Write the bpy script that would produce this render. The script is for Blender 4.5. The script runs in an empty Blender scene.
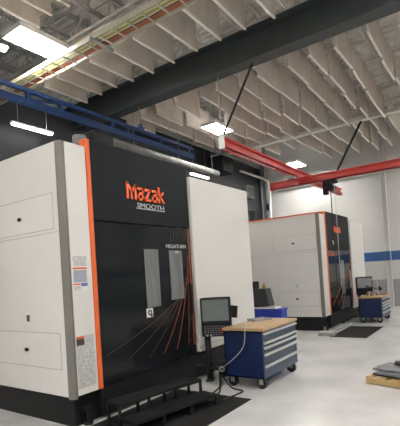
import bpy, bmesh, math, random
from mathutils import Vector, Matrix
random.seed(7)
C = bpy.context.scene.collection
PI = math.pi
EYE = Vector((0, 0, 1.70))

# ------------------------------------------------------------------ materials
def mat(name, col, rough=.5, metal=0., var=0., scale=8., bump=0., bscale=60., coat=0., spec=.5, stretch=(1, 1, 1)):
    m = bpy.data.materials.new(name); m.use_nodes = True
    nt = m.node_tree; n = nt.nodes; b = n['Principled BSDF']
    b.inputs['Base Color'].default_value = (*col, 1)
    b.inputs['Roughness'].default_value = rough
    b.inputs['Metallic'].default_value = metal
    b.inputs['Coat Weight'].default_value = coat
    b.inputs['Coat Roughness'].default_value = .06
    b.inputs['Specular IOR Level'].default_value = spec
    tc = n.new('ShaderNodeTexCoord'); mp = n.new('ShaderNodeMapping'); mp.inputs['Scale'].default_value = stretch
    nt.links.new(tc.outputs['Object'], mp.inputs['Vector'])
    if var:
        t = n.new('ShaderNodeTexNoise'); t.inputs['Scale'].default_value = scale; t.inputs['Detail'].default_value = 5
        nt.links.new(mp.outputs['Vector'], t.inputs['Vector'])
        r = n.new('ShaderNodeValToRGB')
        r.color_ramp.elements[0].position = .3; r.color_ramp.elements[1].position = .7
        r.color_ramp.elements[0].color = (*[max(0, c * (1 - var)) for c in col], 1)
        r.color_ramp.elements[1].color = (*[min(1, c * (1 + var)) for c in col], 1)
        nt.links.new(t.outputs['Fac'], r.inputs['Fac']); nt.links.new(r.outputs['Color'], b.inputs['Base Color'])
    if bump:
        t = n.new('ShaderNodeTexNoise'); t.inputs['Scale'].default_value = bscale; t.inputs['Detail'].default_value = 3
        nt.links.new(mp.outputs['Vector'], t.inputs['Vector'])
        bp = n.new('ShaderNodeBump'); bp.inputs['Strength'].default_value = bump; bp.inputs['Distance'].default_value = .01
        nt.links.new(t.outputs['Fac'], bp.inputs['Height']); nt.links.new(bp.outputs['Normal'], b.inputs['Normal'])
    return m

def lamp_mat(name, col, strength):
    m = bpy.data.materials.new(name); m.use_nodes = True
    b = m.node_tree.nodes['Principled BSDF']
    b.inputs['Base Color'].default_value = (.9, .9, .9, 1)
    b.inputs['Emission Color'].default_value = (*col, 1); b.inputs['Emission Strength'].default_value = strength
    return m

M = dict(
    floor=mat('polished_concrete', (.57, .57, .565), .22, var=.13, scale=1.3, bump=.03, bscale=9, spec=.4),
    deck=mat('roof_deck', (.78, .755, .71), .6, var=.08, scale=2),
    white_wall=mat('white_wall_paint', (.56, .555, .54), .6, var=.03, scale=1.5),
    dark_wall=mat('charcoal_wall_paint', (.022, .025, .030), .6, var=.15, scale=1),
    wainscot=mat('grey_wall_paint', (.27, .28, .29), .5, var=.05, scale=3),
    stripe=mat('blue_wall_paint', (.022, .085, .25), .5, var=.06),
    girder=mat('dark_grey_steel', (.036, .045, .046), .5, var=.12, scale=3),
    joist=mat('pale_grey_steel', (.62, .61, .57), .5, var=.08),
    joist_dim=mat('dimmed_grey_steel', (.40, .40, .39), .5, var=.08),  # darker tone stands in for the weaker light under the left ceiling
    baffle=mat('off_white_baffle_cloth', (.68, .615, .55), .85, var=.08, scale=5, bump=.5, bscale=10, stretch=(1, 1, .35)),
    hem=mat('white_hem', (.92, .88, .83), .6),
    cover=mat('white_machine_enamel', (.66, .645, .62), .32, var=.012, scale=3, spec=.4),
    door_white=mat('white_door_enamel', (.70, .69, .66), .3, var=.012, scale=2, spec=.4),
    seam=mat('grey_gap_rubber', (.30, .29, .28), .7),
    strip=mat('taupe_grey_enamel', (.15, .14, .125), .4, var=.05),
    orange=mat('orange_enamel', (.70, .125, .028), .4, var=.03),
    orange_faint=mat('faded_orange_print', (.05, .021, .014), .35),
    orange_dull=mat('orange_print', (.24, .055, .02), .35),
    logo=mat('orange_red_lettering', (.95, .13, .03), .4),
    black_satin=mat('black_satin_enamel', (.012, .014, .017), .5, var=.1, scale=2, spec=.12),
    black_gloss=mat('black_gloss_panel', (.010, .012, .014), .08, var=.1, scale=2, spec=.22),
    black=mat('black_powder_coat', (.010, .010, .011), .5, var=.15, spec=.3),
    black_steel=mat('black_tread_steel', (.010, .010, .011), .6, metal=.0, spec=.25, var=.2, scale=14, bump=.4, bscale=80),
    rubber=mat('black_rubber', (.016, .016, .016), .8, spec=.2, var=.15, bump=.6, bscale=90),
    wheel=mat('black_wheel', (.008, .008, .008), .4),
    window=mat('lit_grey_window_glass', (.16, .165, .165), .12, var=.25, scale=2.5, stretch=(3, 1, .5)),  # light seen in the panes is put into this grey
    silver=mat('silver_lettering', (.55, .55, .57), .35, metal=.3),
    paper=mat('label_paper', (.70, .69, .66), .5),
    label_grey=mat('grey_print_sheet', (.47, .47, .47), .5, var=.28, scale=26),
    label_blue=mat('blue_grey_print', (.30, .33, .40), .5, var=.25, scale=40, stretch=(1, 1, 4)),
    print_dark=mat('dark_print', (.05, .04, .04), .5),
    navy=mat('navy_print', (.10, .16, .40), .5),
    blue_cab=mat('blue_cabinet_enamel', (.006, .016, .068), .35, var=.08),
    slate=mat('slate_blue_drawer', (.040, .062, .100), .38, var=.08),
    handle=mat('silver_handle', (.50, .52, .52), .3, metal=.25),
    wood=mat('butcher_block', (.44, .29, .15), .45, var=.22, scale=5, stretch=(.6, 8, 8)),
    chrome=mat('galvanised_steel', (.42, .42, .42), .35, metal=.7, var=.1, scale=18),
    screen=mat('grey_green_screen', (.13, .155, .15), .16, var=.05),
    screen2=mat('pale_grey_screen', (.28, .28, .30), .2, var=.05),
    key=mat('grey_keys', (.10, .10, .10), .4),
    key_red=mat('dull_red_keys', (.40, .06, .05), .4),
    red=mat('red_crane_paint', (.54, .026, .02), .32, var=.06, coat=.3),
    blue_rail=mat('blue_rail_paint', (.018, .055, .16), .35, var=.08, coat=.2),
    duct=mat('spiral_duct_steel', (.17, .175, .165), .6, metal=.1, var=.14, scale=12),
    grey_metal=mat('grey_painted_metal', (.28, .28, .28), .45, var=.08),
    bin=mat('blue_plastic', (.02, .05, .36), .38, var=.2, scale=6),
    hopper=mat('dark_grey_hood', (.03, .033, .038), .45, var=.1),
    brass=mat('brass_fitting', (.5, .33, .12), .35, metal=.8),
    tray=mat('cream_cable_ladder', (.50, .47, .38), .45),
    cab_y=mat('yellow_green_cable', (.50, .46, .17), .5), cab_g=mat('olive_cable', (.27, .30, .12), .5),
    cab_r=mat('rust_red_cable', (.36, .11, .055), .5), cab_w=mat('cream_cable', (.68, .64, .50), .5),
    cab_k=mat('black_cable', (.012, .012, .012), .5), cab_l=mat('pale_grey_cable', (.42, .42, .42), .5),
    pallet=mat('pallet_pine', (.50, .34, .15), .6, var=.2, scale=4, stretch=(6, .6, 6)),
    plate=mat('bare_steel_plate', (.24, .25, .27), .38, metal=.5, var=.15, scale=9),
    plate_dark=mat('dark_steel_plate', (.06, .06, .065), .45, metal=.4, var=.2, scale=9),
    concrete=mat('worn_grey_block', (.36, .35, .32), .8, var=.35, scale=16, bump=.4, bscale=40),
    fixture=mat('white_fixture_enamel', (.8, .8, .8), .4),
    brown=mat('brown_cardboard', (.20, .11, .07), .7, var=.1),
)
M['lamp'] = lamp_mat('led_diffuser', (1, .965, .91), 40)
M['lamp_up_added'] = lamp_mat('added_uplight', (1, .965, .91), 4)  # invented upward glow, added to brighten the ceiling
M['lamp_strip'] = lamp_mat('strip_light_diffuser', (1, .98, .95), 4)

# ------------------------------------------------------------------ mesh builder
class MB:
    def __init__(s): s.bm = bmesh.new()
    def box(s, x0, x1, y0, y1, z0, z1, bev=0., seg=2, mx=None):
        r = bmesh.ops.create_cube(s.bm, size=1)
        vs = r['verts']
        for v in vs:
            v.co = Vector(((x0 + x1) / 2 + v.co.x * (x1 - x0), (y0 + y1) / 2 + v.co.y * (y1 - y0), (z0 + z1) / 2 + v.co.z * (z1 - z0)))
        if bev:
            es = list({e for v in vs for e in v.link_edges})
            rb = bmesh.ops.bevel(s.bm, geom=es, offset=bev, segments=seg, affect='EDGES', profile=.5)
            vs = list({v for f in rb['faces'] for v in f.verts} | {v for v in vs if v.is_valid})
        if mx is not None: bmesh.ops.transform(s.bm, matrix=mx, verts=[v for v in vs if v.is_valid])
        return s
    def cyl(s, p0, p1, r, n=12, r2=None):
        p0 = Vector(p0); p1 = Vector(p1); d = p1 - p0
        mx = Matrix.Translation((p0 + p1) / 2) @ d.to_track_quat('Z', 'Y').to_matrix().to_4x4()
        bmesh.ops.create_cone(s.bm, cap_ends=True, segments=n, radius1=r, radius2=r if r2 is None else r2, depth=d.length, matrix=mx)
        return s
    def tube(s, pts, r, n=8):
        pts = [Vector(p) for p in pts]
        rings = []; up = None
        for i, p in enumerate(pts):
            t = (pts[min(i + 1, len(pts) - 1)] - pts[max(i - 1, 0)]).normalized()
            if up is None: up = t.orthogonal().normalized()
            up = (up - t * up.dot(t)).normalized(); w = t.cross(up)
            rings.append([s.bm.verts.new(p + (up * math.cos(a) + w * math.sin(a)) * r) for a in [2 * PI * k / n for k in range(n)]])
        for a, b in zip(rings, rings[1:]):
            for k in range(n): s.bm.faces.new((a[k], a[(k + 1) % n], b[(k + 1) % n], b[k]))
        s.bm.faces.new(rings[0][::-1]); s.bm.faces.new(rings[-1])
        return s
    def prism(s, prof, axis, a, b):
        def P(u, v, t): return {'X': (t, u, v), 'Y': (u, t, v), 'Z': (u, v, t)}[axis]
        A = [s.bm.verts.new(P(u, v, a)) for u, v in prof]; B = [s.bm.verts.new(P(u, v, b)) for u, v in prof]
        n = len(prof)
        for k in range(n): s.bm.faces.new((A[k], A[(k + 1) % n], B[(k + 1) % n], B[k]))
        s.bm.faces.new(A[::-1]); s.bm.faces.new(B)
        return s
    def bar(s, p, q, w, t, up=(0, 1, 0)):
        """a rectangular bar from p to q, w across, t along up"""
        p = Vector(p); q = Vector(q); d = (q - p); u = Vector(up); x = d.normalized(); y = x.cross(u).normalized(); z = y.cross(x)
        mx = Matrix((( *[x[i] for i in range(0)],), )) if False else Matrix.Identity(4)
        for i in range(3): mx[i][0] = x[i]; mx[i][1] = y[i]; mx[i][2] = z[i]; mx[i][3] = (p[i] + q[i]) / 2
        return s.box(-d.length / 2, d.length / 2, -w / 2, w / 2, -t / 2, t / 2, mx=mx)
    def torus(s, c, R_, r, n=20, m=8, axis='Y'):
        c = Vector(c); g = []
        for i in range(n):
            a = 2 * PI * i / n; row = []
            for j in range(m):
                b = 2 * PI * j / m; q = R_ + r * math.cos(b)
                u, v, w = q * math.cos(a), q * math.sin(a), r * math.sin(b)
                row.append(s.bm.verts.new(c + Vector({'Y': (u, w, v), 'X': (w, u, v), 'Z': (u, v, w)}[axis])))
            g.append(row)
        for i in range(n):
            for j in range(m): s.bm.faces.new((g[i][j], g[(i + 1) % n][j], g[(i + 1) % n][(j + 1) % m], g[i][(j + 1) % m]))
        return s
    def build(s, name, material, parent=None, smooth=False, loc=None):
        me = bpy.data.meshes.new(name)
        bmesh.ops.recalc_face_normals(s.bm, faces=s.bm.faces)
        s.bm.to_mesh(me); s.bm.free()
        me.materials.append(M[material] if isinstance(material, str) else material)
        if smooth:
            for p in me.polygons: p.use_smooth = True
        o = bpy.data.objects.new(name, me); C.objects.link(o)
        if parent: o.parent = parent
        if loc: o.location = loc
        return o

def tag(o, label, cat, group=None):
    o['label'] = label; o['category'] = cat
    if group: o['group'] = group
    return o
def empty(name, loc, label, cat, group=None, rz=0.):
    o = bpy.data.objects.new(name, None); C.objects.link(o); o.location = loc; o.rotation_euler = (0, 0, rz); o.empty_display_size = .2
    return tag(o, label, cat, group)
def struct(o): o['kind'] = 'structure'; return o
def dup(root, loc, rz=None, label=None):
    r = root.copy(); C.objects.link(r); r.location = loc
    if rz is not None: r.rotation_euler = (0, 0, rz)
    if label: r['label'] = label
    for ch in root.children:
        c = ch.copy(); C.objects.link(c); c.parent = r
        for g in ch.children:
            d = g.copy(); C.objects.link(d); d.parent = c
    return r
def text(name, body, size, material, parent, loc, rot=(PI / 2, 0, 0), sx=1., depth=.002, shear=0.):
    cu = bpy.data.curves.new(name, 'FONT'); cu.body = body; cu.size = size; cu.extrude = depth; cu.shear = shear
    cu.materials.append(M[material])
    t = bpy.data.objects.new(name, cu); C.objects.link(t); bpy.context.view_layer.update()
    me = bpy.data.meshes.new_from_object(t.evaluated_get(bpy.context.evaluated_depsgraph_get())); me.name = name
    bpy.data.objects.remove(t)
    if not me.materials: me.materials.append(M[material])
    o = bpy.data.objects.new(name, me); C.objects.link(o); o.location = loc; o.rotation_euler = rot; o.scale = (sx, 1, 1)
    if parent: o.parent = parent
    return o
def bez(pts, n=10):
    """smooth path through points (Catmull-Rom)"""
    P = [Vector(p) for p in pts]; P = [2 * P[0] - P[1]] + P + [2 * P[-1] - P[-2]]; out = []
    for i in range(1, len(P) - 2):
        for k in range(n):
            t = k / n; a, b, c, d = P[i - 1:i + 3]
            out.append(.5 * ((2 * b) + (c - a) * t + (2 * a - 5 * b + 4 * c - d) * t * t + (3 * b - a - 3 * c + d) * t ** 3))
    out.append(P[-2]); return out

# ------------------------------------------------------------------ setting
XW, YW, ZD = 17.1, 8.25, 7.6           # end wall, dark wall, roof deck
X0, Y0 = -9.0, -9.0
struct(MB().box(X0, XW, Y0, 16, -.1, 0).build('floor', 'floor'))
dk = MB()
y = Y0
prof = []
x = X0
while x < XW:                           # corrugated roof deck, ribs along Y
    for dx, dz in ((0, 0), (.09, 0), (.12, .06), (.17, .06)): prof.append((x + dx, ZD + dz))
    x += .2
prof += [(XW + .2, ZD), (XW + .2, ZD + .2), (X0, ZD + .2)]
dk.prism(prof, 'Y', Y0, 16.1)
struct(dk.build('ceiling', 'deck'))
w = struct(MB().box(XW, XW + .15, Y0, 16, 0, ZD).build('wall_right', 'white_wall'))
struct(MB().box(XW - .012, XW, Y0, 7.6, 0, 1.03).build('wall_right_wainscot', 'wainscot', w))
struct(MB().box(XW - .014, XW, Y0, 4.6, 1.75, 2.10).build('wall_right_stripe', 'stripe', w))
tx = text('wall_lettering', 'U4', .17, 'hem', w, (XW - .172, 3.27, 1.85), rot=(PI / 2, 0, -PI / 2)); struct(tx)
wb = struct(MB().box(X0, 7.6, YW, YW + .15, 0, 5.85).build('wall_back', 'dark_wall'))
struct(MB().box(7.6, XW, YW, YW + .15, 0, 6.2).build('wall_back_upper', 'dark_wall', wb))
struct(MB().box(X0, XW, 16, 16.15, 0, ZD).build('wall_rear', 'wainscot'))
w = struct(MB().box(X0, XW, Y0 - .15, Y0, 0, ZD).build('wall_front', 'white_wall'))
struct(MB().box(X0, XW, Y0, Y0 + .012, 0, 1.03).build('wall_front_wainscot', 'wainscot', w))
struct(MB().box(X0, XW, Y0, Y0 + .014, 1.75, 2.10).build('wall_front_stripe', 'stripe', w))
struct(MB().box(X0 - .15, X0, Y0, 16, 0, ZD).build('wall_left', 'white_wall'))
# steel columns on the end wall
def column(n, x, y, m, d=.16):
    b = MB()
    b.box(x - d, x, y - d / 2 - .01, y - d / 2 + .01, 0, 7.4)
    b.box(x - d, x, y + d / 2 - .01, y + d / 2 + .01, 0, 7.4)
    b.box(x - d / 2 - .01, x - d / 2 + .01, y - d / 2, y + d / 2, 0, 7.4)
    b.box(x - d - .0, x - d + .012, y - d / 2, y + d / 2, 1.75, 2.10)
    return struct(b.build(n, m))
column('trim_1', XW, 3.19, 'white_wall', .17)
struct(MB().box(XW - .185, XW - .168, 3.10, 3.28, 1.75, 2.10).build('trim_2', 'stripe'))
column('trim_3', 16.85, 8.0, 'wainscot', .22)
# dark girder along Y
def ibeam(name, x0, x1, z0, z1, ya, yb, m, tf=.03, tw=.02):
    xm = (x0 + x1) / 2; b = MB()
    b.box(x0, x1, ya, yb, z0, z0 + tf); b.box(x0, x1, ya, yb, z1 - tf, z1); b.box(xm - tw / 2, xm + tw / 2, ya, yb, z0 + tf, z1 - tf)
    return struct(b.build(name, m))
ibeam('ceiling_beam', 6.68, 6.98, 5.48, 6.06, Y0, 16, 'girder')
# white truss girders along Y
def truss_y(name, x, zb, zt, m, w_=.06, pitch=.9):
    b = MB()
    for s_ in (-.05, .05):
        b.box(x + s_ - w_ / 2, x + s_ + w_ / 2, Y0, 16, zb, zb + w_); b.box(x + s_ - w_ / 2, x + s_ + w_ / 2, Y0, 16, zt - w_, zt)
    k = 0; y = -2.
    while y < 16 - pitch:
        p, q = ((x, y, zb + .03), (x, y + pitch, zt - .03)) if k % 2 == 0 else ((x, y, zt - .03), (x, y + pitch, zb + .03))
        b.bar(p, q, .035, .035, (1, 0, 0)); y += pitch; k += 1
    return struct(b.build(name, m))
truss_y('ceiling_girder', 13.0, 5.95, 6.75, 'joist', .1)
truss_y('ceiling_girder', 5.65, 6.6, 7.45, 'joist_dim', .06)
# open web joists along X
def joist(name, y, xa, xb, zb, zt, m):
    b = MB()
    for s_ in (-.03, .03):
        b.box(xa, xb, y + s_ - .02, y + s_ + .02, zb, zb + .04); b.box(xa, xb, y + s_ - .02, y + s_ + .02, zt - .04, zt)
    x = xa; k = 0; p = .55
    while x < xb - p:
        a, c = ((x, y, zb + .02), (x + p, y, zt - .02)) if k % 2 == 0 else ((x, y, zt - .02), (x + p, y, zb + .02))
        b.bar(a, c, .022, .022, (0, 1, 0)); x += p; k += 1
    return struct(b.build(name, m))
y = -1.2
while y < 15:
    joist('ceiling_joist', y, -1, 6.8, 7.0, 7.55, 'joist_dim'); joist('ceiling_joist', y, 6.9, 12.95, 6.85, 7.55, 'joist')
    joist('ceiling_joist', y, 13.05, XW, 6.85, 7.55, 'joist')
    y += 1.05
# bridging angles along Y
for x in (2.2, 8.6, 9.9, 11.2, 12.3, 14.4, 15.8):
    b = MB()
    b.box(x, x + .05, -2, YW, 6.82, 6.86); b.box(x + .1, x + .13, -2, YW, 7.40, 7.45)
    struct(b.build('ceiling_bridging', 'joist' if x > 6 else 'joist_dim'))
# sprinkler main and wall pipe
def thing_tube(name, pts, r, m, label, cat, group=None, n=8, smooth=True):
    return tag(MB().tube(pts, r, n).build(name, m, smooth=smooth), label, cat, group)
thing_tube('sprinkler_pipe', [(X0 + .1, 2.0, 6.75), (12.9, 2.0, 6.75)], .04, 'joist', 'thin pale pipe running overhead beneath the roof joists', 'pipe')
thing_tube('wall_conduit', [(16.96, -2, 5.15), (16.96, 7.5, 5.15)], .045, 'joist', 'pale conduit running level along the white end wall behind the crane', 'pipe')
thing_tube('corner_pipe', bez([(16.55, 7.68, 0.0), (16.55, 7.68, 2.2), (16.55, 7.68, 4.2), (16.55, 7.68, 5.35), (16.45, 7.85, 5.62), (16.2, 8.08, 5.75), (14.9, 8.14, 5.78)]), .05, 'joist',
           'white pipe climbing the corner column and bending along the dark wall', 'pipe')

# ------------------------------------------------------------------ ceiling baffles
ZB = 5.95
BW, BH = 1.17, .66
def baffle_mesh(seed):
    rnd = random.Random(seed); b = MB(); nx, nz = 14, 10
    ph = [rnd.uniform(0, 6.3) for _ in range(4)]; am = rnd.uniform(.009, .02)
    def off(u, v): return am * (math.sin(9 * u + 3 * v + ph[0]) + .7 * math.sin(5 * u - 7 * v + ph[1]) + .6 * math.sin(17 * u + 2 * v + ph[2])) * (1 - .75 * v)
    for sgn in (-1, 1):
        g = [[b.bm.verts.new((-BW / 2 + BW * i / nx, sgn * .012 + off(i / nx, 1 - j / nz), BH * j / nz)) for i in range(nx + 1)] for j in range(nz + 1)]
        for j in range(nz):
            for i in range(nx): b.bm.faces.new((g[j][i], g[j][i + 1], g[j + 1][i + 1], g[j + 1][i]))
        if sgn < 0: g0 = g
    for a, c in ((g0[0], g[0]), (g0[-1], g[-1]), ([r[0] for r in g0], [r[0] for r in g]), ([r[-1] for r in g0], [r[-1] for r in g])):
        for k in range(len(a) - 1): b.bm.faces.new((a[k], a[k + 1], c[k + 1], c[k]))
    return b
protos = []
for s_ in range(5):
    o = baffle_mesh(s_).build('acoustic_baffle', 'baffle', smooth=True)
    h = MB().box(-BW / 2 - .004, BW / 2 + .004, -.021, .021, -.014, .016, .006, 1).build('bottom_hem', 'hem', o)
    for sx in (-.5, .5): MB().cyl((sx, 0, BH - .02), (sx, 0, 7.0 - ZB), .006, 6).build('hanger', 'joist', o)
    protos.append((o, h))
used = set()
def place_baffle(x, y, label, group, z=ZB, dj=.012):
    i = random.randrange(5); p = protos[i][0]
    if i in used: o = dup(p, (0, 0, 0))
    else: o = p; used.add(i)
    o.location = (x + random.uniform(-dj, dj), y + random.uniform(-.045, .045), z + random.uniform(-.045, .045))
    o.rotation_euler = (random.uniform(-.03, .03), random.uniform(-.012, .012), random.uniform(-.03, .03))
    tag(o, label, 'baffle', group)
G = ('off-white cloth acoustic baffle hanging between the cable ladder and the dark girder', 'baffles between cable ladder and dark girder')
for y in (7.6, 7.12, 6.6, 6.04, 5.48, 4.92, 4.40, 3.85, 3.32, 2.78): place_baffle(6.02, y, *G)
G = ('off-white cloth acoustic baffle hanging left of the cable ladder above the bright light', 'baffles left of the cable ladder')
for y in (5.80, 5.50, 5.06, 4.5): place_baffle(3.57, y, *G)
G = ('off-white cloth acoustic baffle in the long rows between the dark girder and white truss', 'baffles between dark girder and white truss')
rows = (.5, 1.04, 1.58, 2.25, 2.72, 3.25, 3.88, 4.48, 4.97, 5.55, 6.2, 6.9, 7.42, 8.0)
for r, y in enumerate(rows):
    for k, x in enumerate((8.83, 10.06, 11.29, 12.52)):
        if (x > 9.8 and y > 7.7): continue
        if k == 1 and y in (6.2, ): continue
        lim = .115 * x
        if y < lim - .3: continue
        place_baffle(x + (.08 if r % 2 else -.04), y, *G)
G = ('off-white cloth acoustic baffle hanging beyond the white truss near the end wall', 'baffles beyond the white truss')
for y in rows:
    for k, x in enumerate((13.8, 15.0, 16.2)):
        if y > 5.0 and k > 0: continue
        if y < .12 * x - .1 or y > 7.3: continue
        place_baffle(x, y, *G)

# ------------------------------------------------------------------ lights
def highbay(loc, label, L=.92, W=.53):
    o = empty('high_bay_light', loc, label, 'light', 'high bay ceiling lights')
    b = MB(); b.box(-L / 2, L / 2, -W / 2, W / 2, .05, .10, .01); b.box(-.12, .12, -.1, .1, .10, .145, .01); b.build('housing', 'fixture', o)
    b = MB()
    for s_ in (-1, 1):
        b.box(-L / 2 - .01, L / 2 + .01, s_ * W / 2 - .01, s_ * W / 2 + .01, .0, .06); b.box(s_ * L / 2 - .01, s_ * L / 2 + .01, -W / 2, W / 2, .0, .06)
    b.build('frame', 'fixture', o)
    for k in range(4):
        yy = -W / 2 + W * (k + .5) / 4
        MB().box(-L / 2 + .02, L / 2 - .02, yy - W / 8 + .012, yy + W / 8 - .012, .015, .045, .008, 1).build('diffuser', 'lamp', o)
    for sx in (-.4, .4): MB().cyl((sx, 0, .1), (sx, 0, 1.4), .005, 6).build('hanger', 'chrome', o)
    for s_ in (-1, 1): MB().box(-L / 2 + .05, L / 2 - .05, s_ * .18 - .06, s_ * .18 + .06, .10, .11).build('added_uplight_slot', 'lamp_up_added', o)  # glowing top slots are made up to throw light on deck and baffles
    return o
hb = highbay((4.335, 6.19, 5.85), 'bright rectangular high bay light at top left beside the cable ladder')
dup(hb, (10.12, 6.18, 5.80), label='bright rectangular high bay light above the near end of the red crane rail')
dup(hb, (15.6, 6.05, 5.72), label='smallest bright high bay light farthest away above the red crossbeam', )
for x in (-4.5, 0., 4.5, 10.5, 15.5):
    for y in (.2, -5.5):
        if y > 0 and x > 4: y = -.3
        dup(hb, (x, y, 6.0), label='unseen high bay light added to brighten the left side of the big machine')
for x in (-1.5, -5.): dup(hb, (x, 3.3, 6.0), label='unseen high bay light added to brighten the left side of the big machine')  # unseen pair added to lift the left face of the big machine
dup(hb, (-1.5, 6.4, 6.0), label='unseen high bay light added to brighten the left side of the big machine')
def striplight(loc, label, L):
    o = empty('strip_light', loc, label, 'light', 'strip lights along the dark wall')
    MB().prism([(-.045, .06), (.045, .06), (.065, .02), (-.065, .02)], 'X', -L / 2, L / 2).build('housing', 'fixture', o)
    MB().prism([(-.055, .02), (.055, .02), (.035, -.02), (-.035, -.02)], 'X', -L / 2 + .02, L / 2 - .02).build('diffuser', 'lamp_strip', o)
    for sx in (-.35, .35): MB().cyl((sx * L, 0, .06), (sx * L, 0, 7.5 - loc[2]), .006, 6).build('hanger', 'chrome', o)
dup(hb, (-1.5, 12.4, 6.0), label='unseen high bay light added to brighten the hall behind the dark partition')  # this and the next two are unseen, added to light the deck there
dup(hb, (3.0, 11.6, 6.0), label='unseen high bay light added to brighten the hall behind the dark partition')
dup(hb, (10.5, 12.6, 6.0), label='unseen high bay light added to brighten the hall behind the dark partition')
striplight((3.34, 6.13, 5.46), 'thin strip light at the left edge just below the brightest ceiling light', .8)
striplight((5.36, 7.95, 5.06), 'white strip light hanging under the blue rail above the white machine side', .98)
striplight((11.6, 7.9, 5.0), 'white strip light on the dark wall above the white sliding door', 1.05)

# ------------------------------------------------------------------ cable ladder and its cables
TX0, TX1, TZ = 4.47, 4.80, 5.5
ct = empty('cable_ladder', (TX0, 0, TZ), 'cream ladder cable tray carrying cables diagonally across the top left', 'cable tray')
YA, YB = 1.6, 8.2
for x_ in (0, TX1 - TX0): MB().box(x_ - .010, x_ + .010, YA, YB, 0, .075).build('side_rail', 'tray', ct)
y = YA + .2
while y < YB:
    MB().box(.012, TX1 - TX0 - .012, y - .011, y + .011, .0, .02).build('rung', 'tray', ct); y += .3
for y in (2.2, 4.9, 7.6):
    b = MB()
    for x_ in (-.05, TX1 - TX0 + .05): b.cyl((x_, y, -.03), (x_, y, 2.0), .006, 6)
    b.box(-.08, TX1 - TX0 + .08, y - .02, y + .02, -.045, -.0)
    b.build('hanger', 'grey_metal', ct)
cols = ['cab_y', 'cab_g', 'cab_w', 'cab_y', 'cab_g', 'cab_y', 'cab_w', 'cab_k', 'cab_r', 'cab_r', 'cab_r', 'cab_r']
nm = {'cab_y': 'yellow green', 'cab_g': 'olive green', 'cab_w': 'cream', 'cab_k': 'black', 'cab_r': 'rust red'}
for k, c in enumerate(cols):
    r = .010 if c != 'cab_r' else .0115
    x_ = TX0 + .035 + .262 * k / (len(cols) - 1); pts = []
    for j in range(24):
        pts.append((x_ + (random.uniform(-.002, .002) if c != 'cab_r' else random.uniform(-.001, .001)), YA + (YB - YA) * j / 23, TZ + .022 + r + random.uniform(0, .012)))
    pts[0] = (pts[0][0], YA, pts[0][2])
    thing_tube('cable', bez(pts, 3), r, c, nm[c] + ' cable lying lengthwise in the cream ladder tray', 'cable', 'cables in the ladder tray', 6)
# conduits beside the ladder
for k, (dx, dz) in enumerate(((.08, .5), (0, .5), (-.08, .55))):
    thing_tube('overhead_conduit', [(TX0 + .85 + dx, 1.4, TZ + dz + .35), (TX0 + .85 + dx, 8.2, TZ + dz + .35)], .022, 'joist_dim', 'thin grey conduit running parallel to the ladder tray above it', 'conduit', 'conduits above the ladder tray', 6)

# ------------------------------------------------------------------ blue trussed rail
br = empty('blue_trussed_rail', (0, 6.17, 4.69), 'blue trussed overhead rail running along the dark wall above the black machine', 'crane rail')
XE = 8.78
MB().box(-2, XE, -.045, .045, .0, .085).box(-2, XE, -.055, .055, .085, .10).build('track', 'blue_rail', br)
MB().box(-2, XE, -.035, .035, .225, .285).build('top_chord', 'blue_rail', br)
for x in (-.6, .6, 1.8, 3.0, 4.1, 4.75, 6.0, 6.45, 7.5, 8.6):
    MB().box(x - .035, x + .035, -.03, .03, .10, .225).build('post', 'blue_rail', br)
MB().bar((4.15, 0, .11), (4.7, 0, .22), .04, .03).build('diagonal_brace', 'blue_rail', br)
MB().box(XE - .02, XE + .03, -.06, .06, -.02, .14).build('end_stop', 'blue_rail', br)
MB().cyl((6.84, 0, .28), (6.84, 0, .792), .010, 8).build('hanger_rod', 'grey_metal', br)
MB().box(6.77, 6.91, -.07, .07, .26, .33, .01).box(6.81, 6.87, -.04, .04, .33, .40).build('clamp', 'blue_rail', br)

# ------------------------------------------------------------------ ducts and dark wall kit
def spiral(pa, pb, r, b=None):
    b = b or MB(); pa = Vector(pa); pb = Vector(pb); b.cyl(pa, pb, r, 20)
    n = int((pb - pa).length / .12)
    for k in range(1, n): 
        p = pa.lerp(pb, k / n); d = (pb - pa).normalized() * .008; b.cyl(p - d, p + d, r + .006, 20)
    return b
du = empty('spiral_duct', (6.9, 7.0, 4.84), 'round silver spiral duct running under the blue rail along dark wall', 'duct')
spiral((0, 0, 0), (4.35, 0, 0), .115).build('duct_run', 'duct', du)
MB().tube(bez([(.05, 0, 0), (-.16, 0, .0), (-.27, 0, -.12), (-.28, 0, -.5), (-.28, 0, -1.3)], 6), .12, 16).build('elbow', 'duct', du)
for x in (.6, 2.4, 4.1): MB().cyl((x, 0, .1), (x, 0, 2.5), .006, 6).build('hanger', 'chrome', du)
uh = empty('unit_heater', (12.75, 7.75, 5.25), 'dark navy boxy heater hanging against the dark wall under baffles', 'heater')
MB().box(-.38, .38, -.3, .3, 0, .55, .02).build('housing', 'black_satin', uh)
b = MB()
for k in range(6): b.box(-.32, .32, -.33, -.30, .06 + .075 * k, .09 + .075 * k)
b.build('louvre', 'black', uh)
for sx in (-.3, .3): MB().cyl((sx, 0, .55), (sx, 0, 1.7), .01, 6).build('hanger', 'chrome', uh)
ep = empty('electrical_panel', (15.6, 8.2, 4.75), 'dim grey electrical panel high on the dark wall', 'electrical panel')
MB().box(-.3, .3, -.12, .04, 0, .5, .01).build('housing', 'wainscot', ep); MB().box(-.27, .27, -.135, -.12, .03, .47, .004, 1).build('door', 'girder', ep)
wn = struct(MB().box(15.05, 16.1, 8.19, 8.25, 2.6, 4.3).build('window_1', 'girder')); struct(MB().box(15.12, 16.03, 8.17, 8.20, 2.67, 4.23).build('window_pane', 'black_gloss', wn))
jb = empty('control_box', (16.71, 7.88, 4.05), 'small navy and white control box on the corner column', 'control box')
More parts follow.
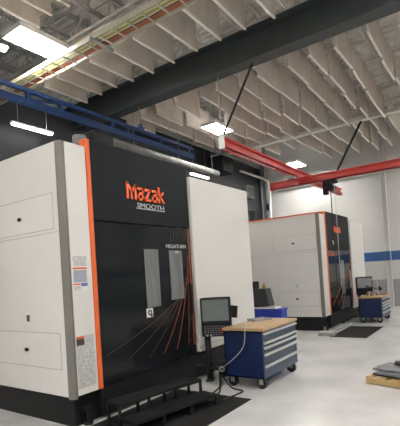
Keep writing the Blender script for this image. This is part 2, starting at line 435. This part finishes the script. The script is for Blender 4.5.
MB().box(-.12, .12, -.1, .02, .25, .5, .01).build('box', 'blue_cab', jb); MB().box(-.1, .1, -.09, .02, -.1, .2, .01).build('lower_box', 'fixture', jb)

# ------------------------------------------------------------------ machines
def strokes(b, segs, w, t, y):
    """flat lettering from straight strokes in the XZ plane"""
    for (xa, za), (xb, zb) in segs:
        d = Vector((xb - xa, 0, zb - za)); n = d.normalized(); e = n * w * .5
        b.bar((xa - e.x, y, za - e.z), (xb + e.x, y, zb + e.z), w, t, (0, 1, 0))
def lettering(x, z, h, y, w=None):
    """the five logo letters, M tall and pointed, the rest small capsular blocks; returns a builder"""
    b = MB(); s_ = h
    lw = .16 * s_
    def seg(l): strokes(b, [((x + p[0] * s_, z + p[1] * s_), (x + q[0] * s_, z + q[1] * s_)) for p, q in l], lw, .012, y)
    seg([((.08, .1), (.08, .98)), ((.08, .98), (.46, .5)), ((.46, .5), (.78, .88)), ((.78, .88), (.78, .1)), ((.43, .1), (.43, .5))])
    a0 = 1.03
    def a(o): seg([((o + .04, .75), (o + .44, .75)), ((o + .44, .75), (o + .44, .07)), ((o + .44, .07), (o, .07)), ((o, .07), (o, .46)), ((o, .46), (o + .44, .46))])
    a(a0)
    o = a0 + .66; seg([((o, .74), (o + .44, .74)), ((o + .44, .74), (o, .09)), ((o, .09), (o + .46, .09))])
    a(a0 + 1.34)
    o = a0 + 2.0; seg([((o, .09), (o, 1.0)), ((o, .38), (o + .42, .72)), ((o + .13, .45), (o + .46, .09))])
    return b
def machine(at_, label, loc, w0, xb, xd, Hw, Hb, D, seam_z, kind):
    o = empty('machining_center', at_, label, 'machine')
    big = kind == 1
    MB().box(.07, xd - .05, .3, D, .25, Hw - .03).build('inner_hull', 'cover', o)
    # left side cover in stacked panels with gaps between them
    zs = [.23] + seam_z + [Hw]
    b = MB()
    for i in range(len(zs) - 1): b.box(0, .06, .09, D, zs[i] + (.003 if i else 0), zs[i + 1] - (.003 if i < len(zs) - 2 else 0), .003, 1)
    sc = b.build('side_cover', 'cover', o)
    MB().box(.015, .05, .1, D - .02, .26, Hw - .03).build('gap_backing', 'seam', sc)
    for (ya, yb, za, zb, ly, lz) in ((.19, 2.3, 2.41, 2.873, .95, 2.617), (.19, 2.3, .577, 1.04, .945, .80)) if big else ((.1, 1.45, 2.2, 2.64, .81, 2.42), (.12, 1.4, .55, .96, .79, .76)):
        h = MB().box(-.004, .01, ya, yb, za, zb, .003, 1).build('access_hatch', 'cover', o)
        g = .007; q = MB()
        q.box(-.0015, .005, ya - g, yb + g, za - g, za); q.box(-.0015, .005, ya - g, yb + g, zb, zb + g); q.box(-.0015, .005, ya - g, ya, za, zb); q.box(-.0015, .005, yb, yb + g, za, zb)
        q.build('seal', 'seam', h)
        MB().cyl((0, 0, 0), (-.014, 0, 0), .026, 16).box(-.012, 0, -.045, .045, -.02, .02, .006).build('latch', 'black', h, loc=(-.004, ly, lz))
    if big:
        st = MB().box(-.003, .0, .82, .93, 1.15, 1.32).build('warning_sticker', 'paper', sc); st['label'] = 'small white warning sticker'
        MB().box(-.005, -.003, .84, .91, 1.19, 1.28).build('pictogram', 'print_dark', st)
    else:
        MB().box(-.003, .0, .74, .82, 1.10, 1.19).build('warning_sticker', 'label_grey', sc)
        MB().box(-.012, .07, .0, D, Hw - .0, Hw + .035).build('top_trim', 'orange', o)['label'] = 'orange trim along the top edge'
    # grey chamfered corner strip
    MB().prism([(0, .085), (.0, .06), (.05, .0), (.085, .0), (.085, .06), (.06, .085)], 'Z', .20 if big else .22, Hw + .005).build('corner_strip', 'strip', o)
    fc = MB().box(.088, w0, .0, .3, .23, Hw, .006, 1).build('front_column', 'cover', o)
    # orange edge strip and black front
    ew = .065 if big else .045
    MB().box(w0, w0 + ew, -.022, .12, .235, Hb, .005, 1).build('edge_strip', 'orange', o)['label'] = 'orange vertical edge strip'
    zb_ = 2.53 if big else 2.18
    fa = MB().box(w0 + ew, xb, -.016, .4, zb_, Hb, .006, 1).build('upper_fascia', 'black_satin', o)
    fd = MB().box(w0 + ew, xb, -.012, .35, .27, zb_ - .012, .006, 1).build('front_door', 'black_gloss', o)
    # white sliding cover
    sz = [.30 if big else .2, .40, .50, Hw - .06] if big else [.18, Hw]
    b = MB()
    for i in range(len(sz) - 1): b.box(xb + .03, xd, -.06, .25, sz[i] + (.004 if i else 0), sz[i + 1] - .004, .005, 1)
    wd = b.build('sliding_cover', 'door_white', o)
    if big: MB().box(xb + .05, xd - .02, -.04, .2, .33, Hw - .1).build('gap_backing', 'seam', wd)
    MB().box(xd - .02, xd + .09, .15, .4, .25, 2.35).build('side_post', 'strip', o)
    y = -.018
    if big:
        lettering(4.485 - loc[0], 2.895, .245, y - .006).build('logo_lettering', 'logo', fa)['label'] = 'orange red logo lettering'
        text('subtitle_lettering', 'SMOOTH', .105, 'silver', fa, (4.70 - loc[0], y, 2.785), sx=1.48, depth=.004, shear=.0)
        strokes_b = MB().box(4.69 - loc[0], 5.36 - loc[0], y - .003, y + .002, 2.765, 2.777); strokes_b.build('subtitle_underline', 'silver', fa)
        y = -.014
        for (xa, xb_, za, zb2) in ((4.80, 5.13, 1.22, 2.14), (5.41, 5.76, 1.29, 2.125)):
            MB().box(xa - loc[0], xb_ - loc[0], y - .004, y + .01, za, zb2, .003, 1).build('window', 'window', fd)
        b = MB()
        for k in range(6): b.box(5.45 - loc[0] + .07 * k, 5.49 - loc[0] + .07 * k, y - .006, y + .004, 2.27, 2.49)
        b.build('vent_grille', 'black', fd)
        text('model_lettering', 'MEGATURN', .088, 'silver', fd, (5.33 - loc[0], y - .004, 2.165), sx=1.18)
        text('model_lettering', '900', .06, 'silver', fd, (5.56 - loc[0], y - .004, 2.075), sx=1.2)
        ic = MB().box(4.77 - loc[0], 4.92 - loc[0], y - .003, y, 1.07, 1.21).build('instruction_sticker', 'paper', fd)
        ic2 = MB().torus((4.85 - loc[0], y - .003, 1.145), .035, .012, 14, 6); ic2.box(4.86 - loc[0], 4.905 - loc[0], y - .006, y - .002, 1.075, 1.13); ic2.build('pictogram', 'print_dark', ic)
        # printed orange rays sweeping down from the right edge
        for k, (ex, ez) in enumerate(((3.93, .66), (4.33, .52), (4.77, .46), (5.13, .455), (5.47, .46), (5.80, .47))):
            b = MB(); pts = []
            for j in range(13):
                t = j / 12; sx_, sz_ = 5.93 - loc[0] - .012 * k * 0, 2.05 - .11 * (5 - k)
                cx, cz = (sx_ * .62 + (ex - loc[0]) * .38, sz_ * .40 + ez * .60)
                pts.append(((1 - t) ** 2 * sx_ + 2 * t * (1 - t) * cx + t * t * (ex - loc[0]), (1 - t) ** 2 * sz_ + 2 * t * (1 - t) * cz + t * t * ez))
            for p, q in zip(pts, pts[1:]): b.bar((p[0], y, p[1]), (q[0], y, q[1]), (.016), .004, (0, 1, 0))
            b.build('ray_print', 'orange_faint' if k < 3 else 'orange_dull', fd)
        MB().box(5.955 - loc[0], 5.99 - loc[0], y - .012, y + .01, .45, 2.50, .003, 1).build('edge_stripe', 'orange_dull', fd)['label'] = 'thin orange stripe'
        MB().box(5.90 - loc[0], 5.935 - loc[0], y - .05, y + .0, 1.0, 1.55, .01).build('handle', 'black', fd)
        # notices on the white column
        y = -.003
        pl = MB().box(.10, .34, y, .001, 1.58, 2.05).build('warning_notice', 'paper', fc); pl['label'] = 'white notice with orange bands'
        MB().box(.115, .33, y - .002, y, 1.90, 2.035).build('pictogram_row', 'label_grey', pl)
        MB().box(.105, .335, y - .002, y, 1.86, 1.885).build('orange_band', 'orange', pl)
        MB().box(.115, .33, y - .002, y, 1.69, 1.85).build('text_block', 'label_blue', pl)
        MB().box(.105, .22, y - .002, y, 1.655, 1.675).build('orange_line', 'orange', pl)
        MB().box(.23, .335, y - .002, y, 1.635, 1.68).build('navy_block', 'navy', pl)
        MB().box(.115, .22, y - .002, y, 1.585, 1.645).build('pictogram', 'label_grey', pl)
        ps = MB().box(.10, .385, y, .001, .32, .99).build('specification_sheet', 'label_grey', fc); ps['label'] = 'grey diagram sheet'
        MB().box(.10, .225, y - .002, y, .955, .985).build('orange_band', 'orange', ps)
        MB().box(.10, .225, y - .002, y, .87, .955).build('dark_block', 'print_dark', ps)
    else:
        lettering(13.08 - loc[0], 2.73, .20, y - .006).build('logo_lettering', 'logo', fa)
        b = MB(); xx = 13.0 - loc[0]; b.prism([(xx, 2.32), (xx + .10, 2.46), (xx - .10, 2.46)], 'Y', y - .003, y).build('warning_sticker', 'paper', fa)
        y = -.014
        for (xa, xb_, za, zb2) in ((13.6, 13.95, .75, 1.85),): MB().box(xa - loc[0], xb_ - loc[0], y - .004, y + .01, za, zb2, .003, 1).build('window', 'window', fd)
        MB().box(xb - .3, xb - .22, y - .05, y, .9, 1.5, .01).build('handle', 'chrome', fd)
        MB().box(xb - .05, xb - .01, y - .012, y + .01, .35, zb_ - .05).build('edge_stripe', 'orange_dull', fd)
        MB().box(w0 + .1, w0 + .9, y - .004, y, zb_ - .2, zb_ - .06).build('edge_print', 'orange_dull', fd)
        for k, (ex, ez) in enumerate(((.8, .5), (1.3, .4), (1.8, .4))):
            MB().bar((xb - .1, y, 1.6), (ex, y, ez), .03, .004, (0, 1, 0)).build('ray_print', 'orange_dull', fd)
    # right wing on top of the roof
    MB().box(.3, xd - .4, .8, D - .3, Hw - .03, Hw + .02).build('roof_panel', 'cover', o)
    # the enclosure stands on a 0.38 m plinth
    k, lift = .898, .173
    for c in o.children:
        c.data.transform(Matrix.Scale(k, 4)); c.location.z = lift
        for g in c.children: g.data.transform(Matrix.Scale(k, 4)); g.location = g.location * k
    for c in o.children:
        for g in c.children:
            for q in g.children: q.data.transform(Matrix.Scale(k, 4)); q.location = q.location * k
    MB().box(.1, xd * k - .05, .12, D * k - .1, 0, .43).build('plinth', 'black', o)
    for x in (.25, 1.7, 3.1):
        MB().cyl((x, .06, 0), (x, .06, .04), .055, 12).cyl((x, .06, .04), (x, .06, .22), .018, 8).box(x - .05, x + .05, .03, .13, .15, .2).build('levelling_foot', 'black', o)
    MB().box(w0 * k + .05, xd * k - .05, .02, .12, .05, .42).build('kick_panel', 'black', o)
    return o
m1 = machine((2.995, 3.974, 0), 'large white and black lathe in the foreground with orange edge strip and logo', (3.335, 4.425), .425, 2.70, 4.88, 3.53, 3.64, 3.5, [2.36], 1)
m2 = machine((10.578, 3.595, 0), 'smaller white and black lathe farther back before the end wall', (11.78, 4.003), .53, 3.0, 4.75, 3.23, 3.33, 3.2, [2.12], 2)
mc = empty('mist_collector', (3.62, 4.35, 3.368), 'grey exhaust filter with pipe on top of the big machine by its orange edge', 'filter')
MB().cyl((0, 0, 0), (0, 0, .25), .09, 16).build('canister', 'duct', mc, True); MB().box(.14, .5, -.12, .2, 0, .34, .01).build('filter_box', 'black', mc)
MB().box(-.12, .55, -.15, .25, -.045, .005).build('mounting_plate', 'grey_metal', mc)

# ------------------------------------------------------------------ control pendants
def pendant(loc, rz, label, zc0=.70, zc1=1.315, small=False):
    o = empty('control_console', loc, label, 'control console', None, rz)   # faces local -Y
    W = .48; H = zc1 - zc0
    hs = MB().box(-W / 2, W / 2, -.05, .06, zc0, zc1, .025, 3).build('housing', 'black', o)
    MB().box(-W / 2 + .03, W / 2 - .03, -.054, -.048, zc0 + H * .40, zc1 - .035, .003, 1).build('screen', 'screen2' if small else 'screen', o)
    kb = MB().box(-W / 2 + .015, W / 2 - .015, -.075, -.045, zc0 + .02, zc0 + H * .36, .008, 2).build('keyboard', 'black_satin', o)
    if not small:
        for r in range(5):
            for c in range(9):
                red = c >= 6 and r in (1, 2, 3)
                MB().box(-.185 + c * .043, -.185 + c * .043 + .03, -.079, -.073, zc0 + .03 + r * .032, zc0 + .05 + r * .032, .002, 1).build('key', 'key_red' if red else 'key', kb)
        for x in (-.14, -.08): MB().cyl((x, -.075, zc0 + .028), (x, -.1, zc0 + .028), .013, 10).build('dial', 'chrome', kb)
    if not small: MB().box(.20, .33, .08, .105, .975, 1.165, .006, 1, Matrix.Translation((.26, 0, 1.07)) @ Matrix.Rotation(.12, 4, 'Y') @ Matrix.Translation((-.26, 0, -1.07))).box(.15, .24, .05, .09, 1.05, 1.10).build('side_display', 'black', o)
    MB().cyl((-.16, .02, .03), (-.16, .02, zc0 + .02), .05, 16).build('post', 'black', o, True)
    MB().box(-.22, -.10, -.04, .08, 0, .035, .008).build('foot', 'black', o)
    MB().box(-.24 if small else -.38, -.05, .0, .05, .2, .25, .006).build('arm', 'black_satin', o)
    sb = MB().box(-.13, .10, -.02, .04, .18, .22, .004).box(-.01, .10, -.05, .06, .07, .32, .012).build('socket_box', 'black', o)
    MB().torus((.045, -.052, .20), .035, .014, 18, 8).build('socket_ring', 'chrome', sb, True)
    return o
pan = math.radians(35.04)
pendant((5.475, 3.593, 0), pan - PI / 2 - math.radians(12), 'black touchscreen console on post between big machine and blue tool cabinet')
pendant((13.62, 3.31, 0), pan - PI / 2 - math.radians(12), 'black screen console behind the farther blue tool cabinet', .70, 1.275, True)

# ------------------------------------------------------------------ tool cabinets
def cabinet(loc, label, W, D, H, divs):
    o = empty('tool_cabinet', loc, label, 'tool cabinet')
    b = MB(); zb = .155; zt = H - .045
    b.box(0, .02, 0, D, zb, zt); b.box(W - .02, W, 0, D, zb, zt); b.box(0, W, D - .02, D, zb, zt); b.box(0, W, 0, D, zb, zb + .02); b.box(0, W, .0, D, zt - .015, zt)
    b.build('body', 'blue_cab', o)
    MB().box(-.012, W + .015, -.03, D + .01, H - .04, H, .005, 2).build('worktop', 'wood', o)
    for a, c in zip(divs, divs[1:]):
        d = MB().box(.022, W - .012, -.004, D - .03, c + .006, a - .004, .003, 1).build('drawer', 'slate', o)
        MB().prism([(-.004, a - .008), (-.03, a - .012), (-.034, a - .040), (-.028, a - .043), (-.004, a - .036)], 'X', .03, W - .02).build('handle', 'handle', d)
    for x, y in ((.08, .08), (W - .08, .08), (.08, D - .08), (W - .08, D - .08)):
        c = empty('caster', (0, 0, 0), '', ''); del c['label']; del c['category']; c.parent = o; c.location = (x, y, 0)
        MB().box(-.05, .05, -.045, .045, .148, .158).box(-.012 - .03, -.03, -.03, .03, .07, .15).box(.03, .042, -.03, .03, .07, .15).build('fork', 'chrome', c)
        MB().cyl((-.025, 0, .077), (.025, 0, .077), .077, 20).build('wheel', 'wheel', c, False)
    return o
cabinet((5.255, 2.705, 0), 'blue tool cabinet on black casters with wooden top beside the nearer console', 1.22, .63, .872, [.818, .683, .615, .518, .352, .165])
cabinet((12.30, 2.57, 0), 'smaller looking blue tool cabinet on casters farther back by the end wall', 1.15, .6, .74, [.69, .57, .50, .42, .30, .165])
# on the near cabinet
t = empty('parts_tray', (6.14, 3.18, .872), 'flat grey tray lying on the wooden top of the nearer tool cabinet', 'tray', None, -.5)
MB().box(-.17, .17, -.11, .11, 0, .012).build('base', 'grey_metal', t); b = MB()
for q in ((-.17, .17, -.11, -.1), (-.17, .17, .1, .11), (-.17, -.16, -.1, .1), (.16, .17, -.1, .1)): b.box(*q, .012, .035)
b.build('rim', 'grey_metal', t)

thing_tube('console_cable', bez([(5.50, 3.12, .88), (5.35, 3.0, .88), (5.228, 2.95, .86), (5.20, 2.98, .62), (5.17, 3.15, .43), (5.22, 3.38, .28), (5.42, 3.53, .2)]), .006, 'cab_l',
           'pale grey cable drooping from the nearer tool cabinet top to the console', 'cable')
thing_tube('floor_cable', bez([(5.40, 3.55, .07), (5.15, 3.40, .012), (4.72, 3.3, .012), (4.52, 3.25, .012), (4.62, 3.16, .012), (4.95, 3.27, .015), (5.3, 3.47, .03), (5.41, 3.54, .1)]), .012, 'cab_k',
           'black cable loop lying left on the floor mat by the console foot', 'cable', None)
thing_tube('floor_cable', bez([(5.42, 3.53, .12), (5.17, 3.2, .02), (5.10, 2.98, .012), (4.9, 2.98, .012), (4.66, 3.0, .012), (4.6, 2.98, .012)]), .012, 'cab_k',
           'black cable curling right of the console foot towards the mat corner', 'cable', None)

# ------------------------------------------------------------------ mats, steps
tag(MB().box(2.7, 4.84, 2.70, 3.95, 0, .008, .003, 1).build('floor_mat', 'rubber'), 'black rubber floor mat under the steps of the big machine', 'mat')  # reaches left past the steps to darken the floor by the machine corner
tag(MB().box(9.82, 11.65, 2.42, 3.26, 0, .008, .003, 1).build('floor_mat', 'rubber'), 'black rubber floor mat before the farther machine', 'mat')
st = empty('platform_steps', (4.43, 2.97, .008), 'black steel two-tread platform steps before the big machine', 'steps', None, math.radians(-11))
def tread(name, y0, y1, z, x0=-1.28):
    b = MB(); b.box(x0, 0, y0, y1, z - .012, z); b.box(x0, 0, y0, y0 + .012, z - .035, z - .012); b.box(x0, 0, y1 - .012, y1, z - .035, z - .012)
    b.box(x0, x0 + .012, y0, y1, z - .035, z - .012); b.box(-.012, 0, y0, y1, z - .035, z - .012)
    k = x0 + .05
    while k < -.04:
        j = y0 + .03
        while j < y1 - .03: b.box(k, k + .028, j, j + .008, z, z + .003); j += .035
        k += .06
    return b.build(name, 'black_steel', st)
tread('lower_tread', 0, .27, .15); tread('upper_tread', .27, .54, .30)
for y_, z in ((.014, .115), (.285, .265), (.525, .265)):
    for x_ in (-1.265, -.86, -.44, -.014): MB().box(x_ - .014, x_ + .014, y_ - .014, y_ + .014, 0, z).build('leg', 'black', st)
for x_ in (-1.265, -.014): MB().box(x_ - .01, x_ + .01, .0, .53, .02, .04).build('floor_rail', 'black', st)

# ------------------------------------------------------------------ chip conveyor and bin
cv = empty('chip_conveyor', (8.75, 4.55, 0), 'dark grey chip conveyor head between the two machines above a blue bin', 'conveyor')
MB().prism([(-.44, .88), (.40, .84), (.40, 1.27), (-.36, 1.27)], 'X', -.3, -.02).build('discharge_hood', 'hopper', cv)
MB().box(-.2, .4, .30, 1.2, .1, .95).build('incline', 'hopper', cv)
MB().box(-.15, .3, .5, 1.3, 0, .12).build('foot', 'black', cv)
MB().box(-.32, -.1, -.12, .3, 1.27, 1.44, .01).build('motor_box', 'black', cv)
MB().cyl((-.25, -.32, 1.27), (-.25, -.32, 1.33), .05, 12).cyl((-.25, -.32, 1.33), (-.25, -.32, 1.39), .028, 12).build('brass_fitting', 'brass', cv)
MB().box(-.32, -.03, -.6, .38, .82, .85).build('drip_lip', 'fixture', cv)
bn = empty('chip_bin', (8.62, 4.16, 0), 'bright blue plastic chip bin behind the nearer tool cabinet', 'bin')
b = MB(); b.prism([(-.12, .35), (.12, .35), (.16, .80), (-.16, .80)], 'Y', -.32, .42).build('tub', 'bin', bn)
MB().box(-.18, .18, -.34, .45, .78, .81, .008).build('rim', 'bin', bn)
MB().box(-.12, .12, -.30, .38, .14, .35).build('cart_frame', 'black', bn)
for x, y in ((-.1, -.25), (.1, -.25), (-.1, .32), (.1, .32)): MB().cyl((x - .02, y, .07), (x + .02, y, .07), .07, 14).build('wheel', 'wheel', bn)

# ------------------------------------------------------------------ far bench bits
lp = empty('bench_lamp', (13.2, 3.05, .74), 'thin black jointed lamp arm on the farther tool cabinet', 'lamp')
MB().cyl((0, 0, 0), (0, 0, .03), .05, 12).build('base', 'black', lp)
MB().tube([(0, 0, .03), (-.05, .1, .28)], .014).build('lower_arm', 'black', lp)
MB().tube([(-.05, .1, .28), (.1, -.15, .17), (.18, -.2, .2)], .013).build('upper_arm', 'black', lp)
MB().cyl((.16, -.2, .22), (.22, -.24, .14), .04, 12, .06).build('lamp_shade', 'black', lp)
t = empty('cardboard_box', (12.72, 2.95, .74), 'small brown box on the farther tool cabinet', 'box'); MB().box(-.08, .08, -.08, .08, 0, .12, .004, 1).build('carton', 'brown', t); MB().box(-.082, .082, -.015, .015, .0, .122).build('tape', 'cab_w', t)
t = empty('parts_tray', (13.1, 2.72, .74), 'shallow brown tray on the farther tool cabinet near its drawers', 'tray'); MB().box(-.2, .2, -.12, .12, 0, .02, .004, 1).build('base', 'brown', t)
b = MB(); b.box(-.2, .2, -.12, -.11, .02, .05); b.box(-.2, .2, .11, .12, .02, .05); b.build('rim', 'brown', t)
thing_tube('hose', bez([(13.15, 2.98, 1.2), (12.8, 2.75, 1.15), (12.5, 2.68, .9), (12.38, 2.63, .68), (12.37, 2.6, .4), (12.39, 2.53, .2)]), .012, 'cab_l', 'pale curved cable hanging down the side of the farther tool cabinet', 'cable')
t = empty('leveling_block', (10.02, 3.38, 0), 'worn pale grey block on the floor at the farther mat corner', 'block')
MB().box(-.12, .12, -.2, .2, .0, .10, .02).build('block', 'concrete', t); MB().cyl((.02, .05, .1), (.02, .05, .2), .02, 8).build('bolt', 'grey_metal', t)
thing_tube('floor_hose', bez([(10.15, 3.35, .045), (10.5, 3.35, .04), (11.0, 3.36, .035), (11.6, 3.34, .03), (12.0, 3.36, .03)]), .022, 'grey_metal', 'grey hose along the floor from the pale block beneath the farther machine', 'hose')

# ------------------------------------------------------------------ pallet with plates
pal = empty('wooden_pallet', (6.14, 1.56, 0), 'pale pine pallet on the white floor at the right edge', 'pallet', None, math.radians(-18))
b = [MB().box(x, x + .09, -1.2, 0, .012, .085) for x in (0, .40, .81)]
for q in b: q.build('stringer', 'pallet', pal)
for k in range(7): MB().box(0, .9, -.10 - k * .178, -k * .178, .085, .105, .002, 1).build('deck_board', 'pallet', pal)
for k in range(3): MB().box(0, .9, -.10 - k * .55, -k * .55, 0, .012).build('bottom_board', 'pallet', pal)
def plate(x, y, z, w_, d, h, rz, m, label):
    c, s_ = math.cos(math.radians(-18)), math.sin(math.radians(-18)); wx, wy = 6.14 + c * x - s_ * y, 1.56 + s_ * x + c * y
    b = MB(); b.box(0, w_, -d, 0, 0, h, .004, 1)
    o = tag(b.build('steel_plate', m), label, 'steel plate', 'steel plates on the pallet'); o.location = (wx, wy, z); o.rotation_euler = (0, 0, math.radians(-18) + rz)
    b = MB()
    for a, e in ((.06, -.06), (w_ - .06, -.06), (.06, -d + .06), (w_ - .06, -d + .06)): b.cyl((a, e, h - .001), (a, e, h + .002), .014, 10)
    b.build('bolt_hole', 'plate_dark', o)
plate(.08, -.06, .106, .75, 1.0, .03, .03, 'plate_dark', 'dark steel plate lowest on the pallet')
plate(.05, -.12, .139, .7, 1.0, .035, -.02, 'plate', 'grey steel plate in the middle of the pallet stack')
plate(.10, -.05, .177, .45, .9, .03, .05, 'plate', 'grey steel plate overhanging the left of the pallet stack')
plate(.42, -.20, .210, .45, .8, .03, -.03, 'plate_dark', 'dark steel plate near top of the pallet stack')
plate(.44, -.20, .243, .45, .8, .025, -.02, 'plate', 'topmost grey steel plate on the pallet stack')

# ------------------------------------------------------------------ red crane
rl = empty('crane_rail', (6.85, 4.1, 4.08), 'red overhead crane rail running away from the bright light', 'crane rail')
b = MB(); b.box(0, 7.7, -.06, .06, 0, .03); b.box(0, 7.7, -.012, .012, .03, .19); b.box(0, 7.7, -.07, .07, .19, .22); b.box(0, 7.7, -.06, -.045, .0, .09); b.box(0, 7.7, .045, .06, .0, .09)
b.build('track', 'red', rl)
MB().box(-.025, .0, -.065, .065, -.005, .225, .004).build('end_cap', 'fixture', rl)
MB().box(-.02, .08, -.05, .05, .22, .27, .006).build('clamp', 'fixture', rl)
MB().cyl((0, 0, .22), (0, 0, 1.41), .014, 8).build('hanger_rod', 'grey_metal', rl)
MB().tube([(.05, .0, .25), (.0, -.76, 1.41)], .022, 8).build('sway_brace', 'black', rl)
for d in (-.04, .04): MB().tube([(6.5 + d, -.05, .22), (6.2 + d, -1.22, 1.95)], .02, 8).build('sway_brace', 'black', rl)
cb = empty('crane_bridge', (10.3, 0, 3.80), 'red crane crossbeam hanging beneath the red rail', 'crane bridge')
b = MB(); b.box(-.06, .06, -1.5, 4.72, 0, .03); b.box(-.012, .012, -1.5, 4.72, .03, .17); b.box(-.065, .065, -1.5, 4.72, .17, .20); b.box(-.06, -.045, -1.5, 4.72, 0, .1); b.box(.045, .06, -1.5, 4.72, 0, .1)
b.build('track', 'red', cb)
MB().box(-.15, .15, 4.0, 4.2, .20, .25, .006).build('end_truck', 'grey_metal', cb)
MB().box(-.07, .07, 4.70, 4.73, -.01, .21).build('end_cap', 'red', cb)
ho = empty('chain_hoist', (10.3, 3.14, 3.797), 'black electric chain hoist hanging from the red crossbeam', 'hoist')
MB().box(-.10, .10, -.16, .16, -.08, .0, .01).build('trolley', 'black', ho)
MB().cyl((-.1, 0, -.17), (.16, 0, -.17), .09, 16).build('motor', 'black', ho)
MB().box(-.06, .06, .06, .18, -.34, -.06, .02).build('chain_bag', 'black', ho)
MB().tube([(0, 0, -.2), (.0, .0, -1.1), (.01, .0, -2.95)], .011, 6).build('chain', 'black', ho)
MB().tube([(0, -.1, -.1), (0, -.1, -2.6)], .008, 6).build('pendant_cord', 'cab_l', ho)
MB().torus((.01, 0, -3.02), .05, .014, 16, 8).build('hook', 'black', ho)

# ------------------------------------------------------------------ camera, world, view
yaw, pit, rol = math.radians(35.043), math.radians(1.06), math.radians(-3.673)
f = Vector((math.cos(yaw) * math.cos(pit), math.sin(yaw) * math.cos(pit), math.sin(pit)))
r = Vector((math.sin(yaw), -math.cos(yaw), 0)); u = r.cross(f)
r2 = r * math.cos(rol) + u * math.sin(rol); u2 = -r * math.sin(rol) + u * math.cos(rol)
cam = bpy.data.cameras.new('camera'); co = bpy.data.objects.new('camera', cam); C.objects.link(co)
co.matrix_world = Matrix(((r2.x, u2.x, -f.x, EYE.x), (r2.y, u2.y, -f.y, EYE.y), (r2.z, u2.z, -f.z, EYE.z), (0, 0, 0, 1)))
cam.sensor_fit = 'HORIZONTAL'; cam.sensor_width = 36; cam.lens = 415.07 / 400 * 36; cam.shift_y = 53 / 400; cam.clip_start = .05; cam.clip_end = 100
S = bpy.context.scene; S.camera = co
w = bpy.data.worlds.new('world'); S.world = w; w.use_nodes = True
w.node_tree.nodes['Background'].inputs['Color'].default_value = (.9, .95, 1, 1); w.node_tree.nodes['Background'].inputs['Strength'].default_value = .05
S.view_settings.view_transform = 'Standard'; S.view_settings.look = 'None'; S.view_settings.gamma = 1; S.view_settings.exposure = 1.32
